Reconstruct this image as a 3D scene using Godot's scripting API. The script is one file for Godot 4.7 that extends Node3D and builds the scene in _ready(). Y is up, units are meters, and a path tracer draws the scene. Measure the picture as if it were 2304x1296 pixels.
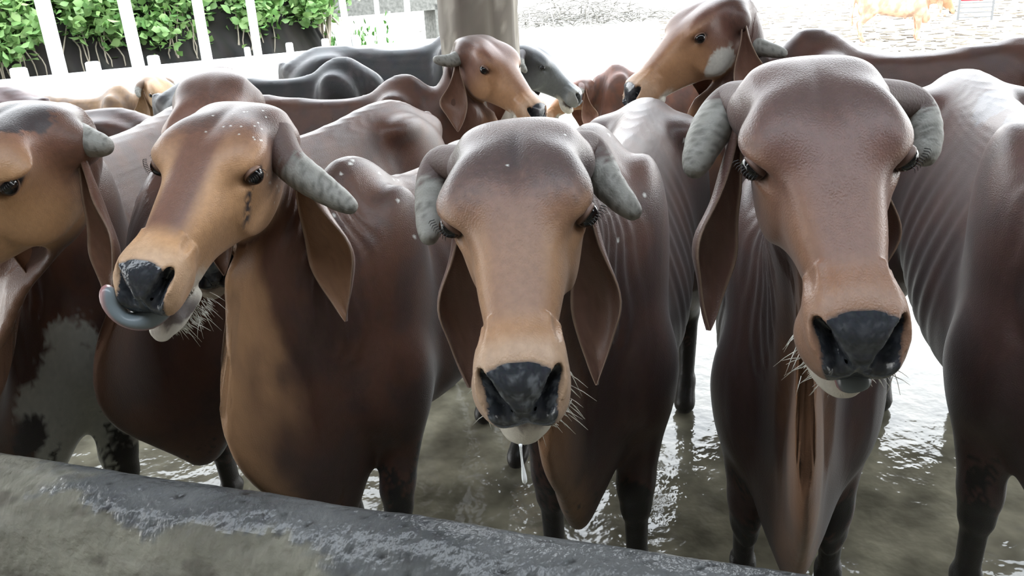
extends Node3D
# A herd of brown cows at a feeding trough under a shed roof.
var cam: Camera3D
func _ready() -> void:
	# ------------------------------------------------------------ camera, sky, exposure
	cam = Camera3D.new(); cam.name = "camera"
	cam.fov = rad_to_deg(2.0 * atan(648.0 / FOC)); cam.near = 0.02; cam.far = 400.0
	cam.position = Vector3(0, 1.55, 0); cam.rotation = Vector3(deg_to_rad(-20.0), 0, deg_to_rad(-3.5))
	add_child(cam)
	var we := WorldEnvironment.new(); we.name = "environment"
	var env := Environment.new()
	env.background_mode = Environment.BG_SKY
	var sky := Sky.new(); var sm := ProceduralSkyMaterial.new()   # an even overcast
	sm.sky_top_color = Color(0.92, 0.96, 1.0); sm.sky_horizon_color = Color(1.0, 1.0, 0.99); sm.sky_curve = 0.4
	sm.ground_bottom_color = Color(0.6, 0.6, 0.58); sm.ground_horizon_color = Color(0.9, 0.9, 0.88)
	sm.sky_energy_multiplier = 1.0
	sky.sky_material = sm; env.sky = sky
	env.ambient_light_source = Environment.AMBIENT_SOURCE_DISABLED
	env.tonemap_mode = Environment.TONE_MAPPER_LINEAR
	env.tonemap_exposure = 7.6
	env.sdfgi_enabled = true; env.ssao_enabled = true; env.ssil_enabled = true
	we.environment = env; add_child(we)
	noise.noise_type = FastNoiseLite.TYPE_SIMPLEX_SMOOTH; noise.frequency = 1.0; noise.seed = 3; noise.fractal_octaves = 2
	noise2.noise_type = FastNoiseLite.TYPE_SIMPLEX_SMOOTH; noise2.frequency = 1.0; noise2.seed = 11; noise2.fractal_octaves = 3
	materials()
	setting()
	make_tables(); make_prims()
	make_template("hi", 0.0045, 0.0105)
	make_template("lo", 0.009, 0.022)
	herd()

func mat(rough: float, col := Color.WHITE, vc := false) -> StandardMaterial3D:
	var m := StandardMaterial3D.new(); m.albedo_color = col; m.roughness = rough; m.vertex_color_use_as_albedo = vc
	return m

func noise_tex(size: int, freq: float, oct: int, lo: float, hi: float, sd := 1, typ := FastNoiseLite.TYPE_SIMPLEX_SMOOTH) -> NoiseTexture2D:
	var t := NoiseTexture2D.new(); t.width = size; t.height = size; t.seamless = true
	var n := FastNoiseLite.new(); n.noise_type = typ; n.frequency = freq; n.fractal_octaves = oct; n.seed = sd
	t.noise = n
	var g := Gradient.new(); g.set_color(0, Color(lo, lo, lo)); g.set_color(1, Color(hi, hi, hi)); t.color_ramp = g
	return t

func materials() -> void:
	M.hide = mat(0.38, Color.WHITE, true)
	M.hide.rim_enabled = true; M.hide.rim = 0.25; M.hide.rim_tint = 0.3
	M.hide.metallic_specular = 0.4
	M.hide.heightmap_enabled = true; M.hide.heightmap_texture = noise_tex(512, 0.06, 4, 0, 1, 4); M.hide.heightmap_scale = 0.07
	M.hide.uv1_triplanar = true; M.hide.uv1_scale = Vector3(8, 8, 8)
	M.nose = mat(0.16, Color.WHITE, true)
	M.nose.heightmap_enabled = true; M.nose.heightmap_texture = noise_tex(512, 0.05, 2, 0, 1, 9, FastNoiseLite.TYPE_CELLULAR); M.nose.heightmap_scale = 0.06
	M.nose.uv1_triplanar = true; M.nose.uv1_scale = Vector3(6, 6, 6)
	M.horn = mat(0.6, Color.WHITE, true)
	M.horn.heightmap_enabled = true; M.horn.heightmap_texture = M.hide.heightmap_texture; M.horn.heightmap_scale = 0.08
	M.horn.uv1_triplanar = true; M.horn.uv1_scale = Vector3(6, 6, 6)
	M.eye = mat(0.06, Color(0.05, 0.045, 0.05))
	M.tongue = mat(0.25, Color.WHITE, true)
	M.drool = mat(0.15, Color(0.92, 0.93, 0.93))
	M.black = mat(0.6, Color(0.06, 0.055, 0.055))
	M.whisker = mat(0.5, Color(0.85, 0.84, 0.8))

func block(called: String, size: Vector3, at: Vector3, m: Material, parent: Node = self) -> MeshInstance3D:
	var o := MeshInstance3D.new(); var b := BoxMesh.new(); b.size = size; o.mesh = b; o.material_override = m; o.position = at; o.name = called
	parent.add_child(o, true)
	return o


func struct(o: Node, label := "") -> void:
	o.set_meta("kind", "structure")
	if label: o.set_meta("label", label)

func thing(called: String, label: String, category: String, at: Vector3, group := "") -> Node3D:
	var o := Node3D.new(); o.name = called; o.position = at; o.set_meta("label", label); o.set_meta("category", category)
	if group: o.set_meta("group", group)
	add_child(o, true)
	return o

func setting() -> void:
	# wet floor of the shed
	var wet := mat(0.5, Color(0.62, 0.60, 0.52))
	wet.albedo_texture = noise_tex(1024, 0.012, 4, 0.55, 1.0, 21); wet.uv1_world_triplanar = true; wet.uv1_triplanar = true; wet.uv1_scale = Vector3(0.35, 0.35, 0.35)
	wet.roughness = 1.0
	wet.roughness_texture = noise_tex(1024, 0.016, 4, 0.02, 0.16, 22)
	wet.heightmap_enabled = true; wet.heightmap_texture = noise_tex(1024, 0.03, 4, 0, 1, 23); wet.heightmap_scale = 0.28
	struct(block("floor", Vector3(44, 0.2, 8.3), Vector3(0, -0.1, -2.85), wet), "wet muddy shed floor with shining puddles")
	# sunless pale yard beyond the roof
	var sand := mat(0.95, Color(0.70, 0.685, 0.65))
	sand.albedo_texture = noise_tex(1024, 0.02, 5, 0.72, 1.0, 31); sand.uv1_world_triplanar = true; sand.uv1_triplanar = true; sand.uv1_scale = Vector3(0.2, 0.2, 0.2)
	struct(block("ground", Vector3(220, 0.2, 110), Vector3(0, -0.1, -62.0), sand), "pale bare yard beyond the shed")
	var alley := mat(0.9, Color(0.42, 0.40, 0.37))
	struct(block("ground_alley", Vector3(44, 0.2, 9.0), Vector3(0, -0.1, 5.8), alley), "concrete feeding alley")
	# roof over the herd; unseen alley roof added, leaving a gap for light
	var tin := mat(0.6, Color(0.30, 0.29, 0.28))
	struct(block("ceiling", Vector3(36, 0.08, 4.1), Vector3(0, 4.2, -2.97), tin), "sheet metal shed roof over the herd")
	struct(block("ceiling_added", Vector3(36, 0.08, 2.8), Vector3(0, 4.2, 1.7), tin), "unseen sheet metal roof added over the alley to shape the light")
	struct(block("wall_added", Vector3(36, 4.15, 0.2), Vector3(0, 2.075, 3.0), mat(0.9, Color(0.30, 0.28, 0.26))), "unseen wall added behind the alley to block front light")  # unseen wall, added to keep low light off the chests
	trough()
	pillar()
	back_wall()
	bank()
	yard_things()

func trough() -> void:
	var A := Vector3(-1.2, 0, -1.72); var B := Vector3(0.43, 0, -1.15)
	var d := (B - A).normalized(); var nr := Vector3(-d.z, 0, d.x)      # nr points to the camera
	if nr.z < 0: nr = -nr
	var prof := [[0.0, -0.03, 0.0], [0.05, -0.03, 0.30], [0.12, -0.028, 0.52], [0.16, -0.018, 0.575], [0.20, 0.002, 0.600], [0.25, 0.035, 0.608], [0.30, 0.07, 0.600], [0.36, 0.11, 0.572], [0.42, 0.14, 0.53], [0.50, 0.165, 0.46], [0.62, 0.19, 0.34], [0.8, 0.24, 0.16], [1.0, 0.34, 0.02]]
	var nu := 420; var nv := 84
	var V := PackedVector3Array(); var C := PackedColorArray(); var I1 := PackedInt32Array(); var I2 := PackedInt32Array()
	var rim := PackedByteArray()
	for i in nu + 1:
		var u := lerpf(-1.0, 3.1, i / float(nu))
		for j in nv + 1:
			var t := 0.1 + 0.9 * pow(j / float(nv), 1.25)
			if j == 0: t = 0.0
			var o: float = spline(prof, 1, t); var y: float = spline(prof, 2, t)
			var n := noise2.get_noise_3d(u * 2.5, t * 5.0, 3.0); var nf := noise.get_noise_3d(u * 30.0, t * 20.0, 8.0)
			var pit := smoothstep(0.25, 0.6, noise2.get_noise_3d(u * 22.0, t * 30.0, 1.0))
			var wob := 0.010 * n + 0.0025 * nf - 0.004 * pit
			V.append(A + d * u + nr * (o + 0.6 * wob) + Vector3(0, y + wob * smoothstep(0.0, 0.15, t), 0))
			# worn dark crest, reaching lower towards the right
			var lim := 0.335 + 0.13 * smoothstep(0.3, 1.7, u) + 0.09 * noise2.get_noise_3d(u * 3.0, t * 3.0, 9.0) + 0.03 * nf
			var start := smoothstep(0.02, 0.25, u + 0.25 * n + 0.08 * nf + (t - 0.25) * -0.6)
			var k := smoothstep(lim + 0.012, lim - 0.012, t) * start
			rim.append(1 if k > 0.5 else 0)
			var plaster := lin(0.22, 0.21, 0.165).lerp(lin(0.13, 0.122, 0.095), clampf(0.35 + 0.9 * n, 0, 1)).lerp(lin(0.28, 0.27, 0.225), 0.5 * smoothstep(0.1, 0.5, noise2.get_noise_3d(u * 1.3, t * 9.0, 20.0)))
			plaster = plaster.lerp(lin(0.10, 0.09, 0.07), 0.8 * smoothstep(0.22, 0.4, noise2.get_noise_3d(u * 5.0, t * 11.0, 40.0)))
			var worn := lin(0.15, 0.155, 0.155).lerp(lin(0.07, 0.073, 0.075), clampf(0.5 + 0.8 * n + 0.5 * nf, 0, 1)).lerp(lin(0.03, 0.03, 0.03), pit)
			var col := plaster.lerp(worn, k)
			# the crack in the plaster
			var cu := 0.425 + 0.006 * sin(t * 60.0)
			var wdt := 0.006 + 0.009 * smoothstep(0.012, 0.0, absf(t - 0.545))
			if t > 0.53 and t < 0.70: col = col.lerp(lin(0.02, 0.018, 0.016), smoothstep(wdt + 0.004, wdt - 0.002, absf(u - cu)))
			C.append(col * (1.0 + 0.18 * nf))
	for i in nu:
		for j in nv:
			var a := i * (nv + 1) + j; var b := a + nv + 1
			var q := PackedInt32Array([a, a + 1, b, a + 1, b + 1, b])
			if rim[a] + rim[b] + rim[a + 1] + rim[b + 1] >= 2: I1.append_array(q)
			else: I2.append_array(q)
	var root := thing("trough_wall", "low rounded concrete trough wall with a dark worn crest", "trough", Vector3.ZERO)
	var m1 := mat(0.30, Color.WHITE, true); var m2 := mat(0.85, Color.WHITE, true)
	for m in [m1, m2]:
		m.heightmap_enabled = true; m.heightmap_texture = noise_tex(512, 0.04, 5, 0, 1, 41); m.heightmap_scale = 0.35; m.uv1_triplanar = true; m.uv1_scale = Vector3(2.5, 2.5, 2.5)
	for q in [["worn_crest", I1, m1], ["plaster_face", I2, m2]]:
		var map := {}; var v := PackedVector3Array(); var c := PackedColorArray(); var ix := PackedInt32Array()
		for k in q[1]:
			if not map.has(k): map[k] = v.size(); v.append(V[k]); c.append(C[k])
			ix.append(map[k])
		part(q[0], root, v, ix, c, q[2])
	root.get_child(0).set_meta("label", "dark grey worn crest")

func pillar() -> void:
	var at := Vector3(-0.09, 0, -4.72)
	var V := PackedVector3Array(); var I := PackedInt32Array(); var C := PackedColorArray()
	var ns := 48; var nh := 110
	for i in nh + 1:
		var y := 4.16 * i / nh
		for k in ns:
			var a := TAU * k / ns
			var q := Vector3(cos(a), 0, sin(a))
			var n := noise2.get_noise_3d(q.x * 1.5, y * 1.2, q.z * 1.5); var f := noise.get_noise_3d(q.x * 14.0, y * 7.0, q.z * 14.0)
			var flake := smoothstep(0.15, 0.22, noise2.get_noise_3d(q.x * 5.0 + 9.0, y * 3.0, q.z * 5.0))
			V.append(q * (0.212 + 0.010 * n + 0.002 * f - 0.005 * flake) + Vector3(0, y, 0))
			C.append(lin(0.26, 0.235, 0.20).lerp(lin(0.15, 0.13, 0.11), clampf(0.4 + n, 0, 1)).lerp(lin(0.36, 0.33, 0.28), flake * 0.7) * (1.0 + 0.15 * f))
	for i in nh:
		for k in ns:
			var a := i * ns + k; var b := i * ns + (k + 1) % ns
			I.append_array(PackedInt32Array([a, b, a + ns, b, b + ns, a + ns]))
	var o := part("pillar", self, V, I, C, mat(0.85, Color.WHITE, true), Transform3D(Basis.IDENTITY, at))
	struct(o, "thick round weathered pillar holding up the shed roof")

var wall_a := Vector3.ZERO
var wall_d := Vector3.ZERO
func wall_at(px: float, py: float) -> Vector3:       # the point of the back wall's crest seen at a pixel column
	var c := cam.global_transform
	var dir := c.basis * Vector3((px - 1152) / FOC, -(py - 648) / FOC, -1.0)
	var nr := Vector3(wall_d.z, 0, -wall_d.x)
	var t := nr.dot(wall_a - c.origin) / nr.dot(dir)
	return c.origin + dir * t

func back_wall() -> void:
	var a := at_height(0, 182, 0.8); var b := at_height(985, 88, 0.8)
	wall_a = a; wall_d = (b - a).normalized()
	var lime := mat(0.9, Color(0.93, 0.93, 0.92))
	lime.albedo_texture = noise_tex(512, 0.02, 4, 0.8, 1.0, 51); lime.uv1_triplanar = true; lime.uv1_scale = Vector3(0.8, 0.8, 0.8)
	var s := a - wall_d * 3.0; var e := b + wall_d * 0.5
	var root := Node3D.new(); root.name = "wall_back"; root.position = Vector3(s.x, 0, s.z); root.rotation.y = atan2(-wall_d.z, wall_d.x)
	add_child(root); struct(root, "low whitewashed yard wall with fence posts along its crest")
	var L := s.distance_to(e)
	block("wall_body", Vector3(L, 0.8, 0.22), Vector3(L * 0.5, 0.4, -0.11), lime, root)
	var inv := root.transform.affine_inverse()
	# tall posts: foot and head pixel, width in pixels
	for p in [[137, 165, 96, 0, 30], [315, 150, 281, 0, 26], [469, 131, 447, 0, 22], [585, 120, 567, 0, 19], [791, 98, 776, 0, 16], [861, 92, 853, 0, 12], [928, 86, 922, 0, 15], [800, 96, 796, 36, 6], [886, 90, 883, 25, 5]]:
		var f := inv * wall_at(p[0], p[1]); var h := inv * wall_at(p[2], p[3])
		f.y = 0.78; f.z = -0.11; h.z = -0.11
		if p[3] == 0: h = f + (h - f) * 1.8
		var w: float = p[4] * 10.5 / FOC
		post(root, f, h, w, lime)
	# short stubs
	for p in [[47, 177, 153, 34], [140, 166, 97, 16], [214, 160, 139, 30], [316, 150, 84, 15], [351, 146, 125, 26], [471, 131, 76, 17], [560, 122, 106, 14], [655, 113, 96, 17], [736, 105, 87, 18], [775, 101, 57, 24], [805, 94, 79, 16], [840, 92, 80, 20], [861, 90, 45, 14], [934, 86, 42, 13]]:
		var f := inv * wall_at(p[0], p[1]); var h := inv * wall_at(p[0], p[2])
		f.y = 0.78; f.z = -0.11 + (0.06 if p[3] < 20 else 0.0); h.z = f.z; h.x = f.x
		post(root, f, h, p[3] * 10.5 / FOC, lime)

func post(root: Node3D, f: Vector3, h: Vector3, w: float, m: Material) -> void:
	var V := PackedVector3Array(); var I := PackedInt32Array()
	var e := (h - f).normalized()
	tube(V, I, PackedVector3Array([f, f + e * 0.02, h - e * minf(0.015, w * 0.2), h]), PackedFloat32Array([w * 0.56, w * 0.54, w * 0.52, w * 0.40]), 10)
	part("post", root, V, I, PackedColorArray(), m)

func bank() -> void:
	# earth bank behind the wall
	var nr := Vector3(wall_d.z, 0, -wall_d.x)      # away from the camera
	if nr.z > 0: nr = -nr
	var V := PackedVector3Array(); var I := PackedInt32Array(); var C := PackedColorArray()
	var nu := 120; var nv := 40
	for i in nu + 1:
		var u := lerpf(-4.0, 6.2, i / float(nu))
		for j in nv + 1:
			var t := j / float(nv)
			var hgt := (3.1 * (1.0 - smoothstep(3.4, 5.0, u)) + 0.25)
			var q := wall_a + wall_d * u + nr * (0.9 + 1.2 * t + 1.4 * maxf(t - 0.7, 0.0) * 6.0)
			var n := noise2.get_noise_3d(u * 1.3, t * 3.0, 4.0)
			q += nr * 0.35 * n; q.y = hgt * smoothstep(0.0, 0.85, t) + 0.1 * n * t
			V.append(q)
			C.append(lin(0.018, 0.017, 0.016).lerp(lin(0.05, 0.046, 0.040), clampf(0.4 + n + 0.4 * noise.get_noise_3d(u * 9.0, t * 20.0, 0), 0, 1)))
	for i in nu:
		for j in nv:
			var a := i * (nv + 1) + j; var b := a + nv + 1
			I.append_array(PackedInt32Array([a, a + 1, b, a + 1, b + 1, b]))
	struct(part("ground_bank", self, V, I, C, mat(0.95, Color.WHITE, true)), "dark earth bank behind the white wall")
	# shrubs on the bank
	var rng := RandomNumberGenerator.new(); rng.seed = 77
	var leaf := ArrayMesh.new()
	var la := []; la.resize(Mesh.ARRAY_MAX)
	la[Mesh.ARRAY_VERTEX] = PackedVector3Array([Vector3(0, 0, 0), Vector3(0.045, 0.05, 0.012), Vector3(0.05, 0.10, 0.02), Vector3(0, 0.16, -0.005), Vector3(-0.05, 0.10, 0.02), Vector3(-0.045, 0.05, 0.012), Vector3(0, 0.09, 0.0)])
	la[Mesh.ARRAY_INDEX] = PackedInt32Array([0, 6, 1, 1, 6, 2, 2, 6, 3, 3, 6, 4, 4, 6, 5, 5, 6, 0])
	leaf.add_surface_from_arrays(Mesh.PRIMITIVE_TRIANGLES, la)
	var st := SurfaceTool.new(); st.create_from(leaf, 0); st.generate_normals(); leaf = st.commit()
	var green := mat(0.45, Color(0.85, 0.9, 0.8), true); green.backlight_enabled = true; green.backlight = Color(0.35, 0.5, 0.2)
	var bark := mat(0.8, Color(0.66, 0.62, 0.56))
	var names := ["pale green leafy shrub at the outer end of the earth bank", "green shrub with hanging roots behind the leaning fence posts", "dense light green shrub on the middle of the earth bank", "bright leafy shrub above bare crossing branches on the bank", "loose green shrub trailing thin stems over the bank", "leafy shrub at the low end of the earth bank"]
	for k in 6:
		var u: float = [-0.95, 0.13, 1.21, 2.29, 3.37, 4.45][k]
		var base := wall_a + wall_d * u + nr * 1.7
		var root := thing("shrub" if k == 0 else "shrub_%03d" % k, names[k], "shrub", Vector3(base.x, 1.0, base.z), "shrubs on the earth bank")
		root.rotation.y = atan2(-wall_d.z, wall_d.x)
		var SV := PackedVector3Array(); var SI := PackedInt32Array()
		for b in 7:
			var o := Vector3(rng.randf_range(-0.24, 0.24), 0, rng.randf_range(-0.2, 0.2))
			tube(SV, SI, curve([o * 0.3 + Vector3(0, -0.3, 0), o * 0.8 + Vector3(0, 0.3, 0.1), o * 1.4 + Vector3(0, 0.9, 0.15), o * 2.0 + Vector3(0, 1.6, 0.1)], 9), PackedFloat32Array([0.03, 0.03, 0.028, 0.026, 0.022, 0.02, 0.016, 0.012, 0.006]), 6)
		part("stems", root, SV, SI, PackedColorArray(), bark)
		for b in [11, 13, 9, 8, 8, 3][k]:
			var x := rng.randf_range(-0.3, 0.3)
			var RV := PackedVector3Array(); var RI := PackedInt32Array()
			var y0 := rng.randf_range(0.15, 0.75); var dx := rng.randf_range(-0.18, 0.18)
			tube(RV, RI, curve([Vector3(x, y0, 0.35), Vector3(x + dx * 0.4 + rng.randf_range(-.06, .06), y0 * 0.55 - 0.05, 0.5), Vector3(x + dx * 0.7 + rng.randf_range(-.08, .08), y0 * 0.2 - 0.18, 0.55), Vector3(x + dx, -0.42, 0.5)], 10), PackedFloat32Array([0.011, 0.011, 0.011, 0.010, 0.010, 0.009, 0.009, 0.008, 0.007, 0.005]), 5)
			part("root", root, RV, RI, PackedColorArray(), bark)
		var mm := MultiMesh.new(); mm.transform_format = MultiMesh.TRANSFORM_3D; mm.use_colors = true; mm.mesh = leaf
		var cl := []
		for q in 16: cl.append(Vector3(rng.randf_range(-0.42, 0.42), rng.randf_range(0.12, 1.5), rng.randf_range(0.1, 0.65)))
		mm.instance_count = 2600
		for q in 2600:
			var c: Vector3 = cl[q % 16]
			var dv := Vector3(rng.randfn(), rng.randfn() * 0.8, rng.randfn()) * 0.16
			dv.x = clampf(c.x + dv.x, -0.46, 0.46) - c.x
			var bs := Basis.from_euler(Vector3(rng.randf_range(-1.2, 1.2) + 0.7, rng.randf_range(-PI, PI), rng.randf_range(-2.5, 2.5))).scaled(Vector3.ONE * rng.randf_range(0.5, 1.15))
			mm.set_instance_transform(q, Transform3D(bs, c + dv))
			mm.set_instance_color(q, lin(0.18, 0.34, 0.13).lerp(lin(0.48, 0.62, 0.32), rng.randf()))
		var mi := MultiMeshInstance3D.new(); mi.name = "foliage"; mi.multimesh = mm; mi.material_override = green; mi.set_meta("kind", "stuff")
		root.add_child(mi)
	# pale concrete culvert beyond the end of the bank
	var cv := wall_a + wall_d * 5.3 + nr * 4.0
	var culvert := thing("culvert", "grey concrete culvert block beyond the white wall", "culvert", Vector3(cv.x, 0, cv.z))
	culvert.rotation.y = atan2(-wall_d.z, wall_d.x)
	var conc := mat(0.9, Color(0.52, 0.52, 0.50)); conc.albedo_texture = noise_tex(512, 0.02, 4, 0.7, 1.0, 61); conc.uv1_triplanar = true
	block("slab", Vector3(5.4, 1.5, 0.5), Vector3(0, 1.85, 0), conc, culvert)
	block("pier", Vector3(0.4, 1.2, 0.5), Vector3(-2.3, 0.6, 0), conc, culvert)
	block("pier", Vector3(0.4, 1.2, 0.5), Vector3(2.4, 0.6, 0), conc, culvert)
	# weeds under it
	var wd := wall_a + wall_d * 5.0 + nr * 2.6
	var weeds := thing("weed_clump", "clump of green weeds under the grey culvert", "weeds", Vector3(wd.x, 0, wd.z))
	var wm := MultiMesh.new(); wm.transform_format = MultiMesh.TRANSFORM_3D; wm.use_colors = true; wm.mesh = leaf; wm.instance_count = 1400
	for q in 1400:
		var p := wall_d * rng.randf_range(-0.9, 1.0) + nr * rng.randf_range(-0.3, 0.3) + Vector3(0, rng.randf() * rng.randf() * 1.1, 0)
		wm.set_instance_transform(q, Transform3D(Basis.from_euler(Vector3(rng.randf_range(-0.9, 0.9), rng.randf_range(-PI, PI), rng.randf_range(-1, 1))).scaled(Vector3(0.4, 0.9, 0.4)), p))
		wm.set_instance_color(q, lin(0.10, 0.24, 0.07).lerp(lin(0.22, 0.40, 0.14), rng.randf()))
	var wi := MultiMeshInstance3D.new(); wi.name = "leaves"; wi.multimesh = wm; wi.material_override = green; wi.set_meta("kind", "stuff"); weeds.add_child(wi)

func yard_things() -> void:
	var rng := RandomNumberGenerator.new(); rng.seed = 5
	# heap of cut branches
	var bp := at_height(1300, 55, 0.0)
	var pile := thing("brush_pile", "heap of grey cut branches lying on the pale yard", "branches", bp)
	var V := PackedVector3Array(); var I := PackedInt32Array()
	for k in 420:
		var c := Vector3(rng.randfn() * 1.7, 0, rng.randfn() * 0.8)
		c.y = absf(rng.randfn()) * 0.45 * exp(-c.x * c.x / 6.0) + 0.05
		var d := Vector3(rng.randfn(), rng.randfn() * 0.45, rng.randfn()).normalized() * rng.randf_range(0.4, 1.1)
		var a := c - d * 0.5; var b := c + d * 0.5
		a.y = maxf(a.y, 0.02); b.y = maxf(b.y, 0.02)
		tube(V, I, PackedVector3Array([a, (a + b) * 0.5 + Vector3(0, 0.06, 0), b]), PackedFloat32Array([0.022, 0.018, 0.008]), 4)
	var tw := part("branches", pile, V, I, PackedColorArray(), mat(0.9, Color(0.56, 0.55, 0.53))); tw.set_meta("kind", "stuff")
	# litter of straw and clods
	var lit := MultiMeshInstance3D.new(); lit.name = "straw_litter"
	var mm := MultiMesh.new(); mm.transform_format = MultiMesh.TRANSFORM_3D; mm.use_colors = true
	var bm := BoxMesh.new(); bm.size = Vector3(0.22, 0.02, 0.05); mm.mesh = bm; mm.instance_count = 1600
	for k in 1600:
		var z := -8.5 - 26.0 * rng.randf(); var x := rng.randf_range(0.3, 1.0) * -z * 0.62
		mm.set_instance_transform(k, Transform3D(Basis.from_euler(Vector3(0, rng.randf_range(0, TAU), rng.randf_range(-0.1, 0.1))).scaled(Vector3.ONE * rng.randf_range(0.3, 1.2)), Vector3(x, 0.012, z)))
		mm.set_instance_color(k, lin(0.30, 0.26, 0.20).lerp(lin(0.12, 0.10, 0.08), rng.randf()))
	lit.multimesh = mm; lit.material_override = mat(0.9, Color.WHITE, true)
	lit.set_meta("kind", "stuff"); lit.set_meta("label", "straw and clods strewn over the pale yard"); lit.set_meta("category", "litter"); add_child(lit)
	# red feed rack far off
	var g := at_height(2192, 46, 0.0)
	var rack := thing("feed_rack", "small red feed rack with pale bars standing far out in the yard", "rack", g)
	rack.rotation.y = -0.45
	var red := mat(0.6, Color(0.62, 0.10, 0.16)); var steel := mat(0.5, Color(0.45, 0.45, 0.45))
	block("panel", Vector3(0.68, 0.45, 0.03), Vector3(0, 0.68, 0), red, rack)
	for sx in [-1, 1]: block("leg", Vector3(0.05, 0.95, 0.05), Vector3(sx * 0.36, 0.475, 0.02), steel, rack)
	for k in 4: block("bar", Vector3(0.68, 0.025, 0.03), Vector3(0, 0.08 + k * 0.11, 0.03), steel, rack)

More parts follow.
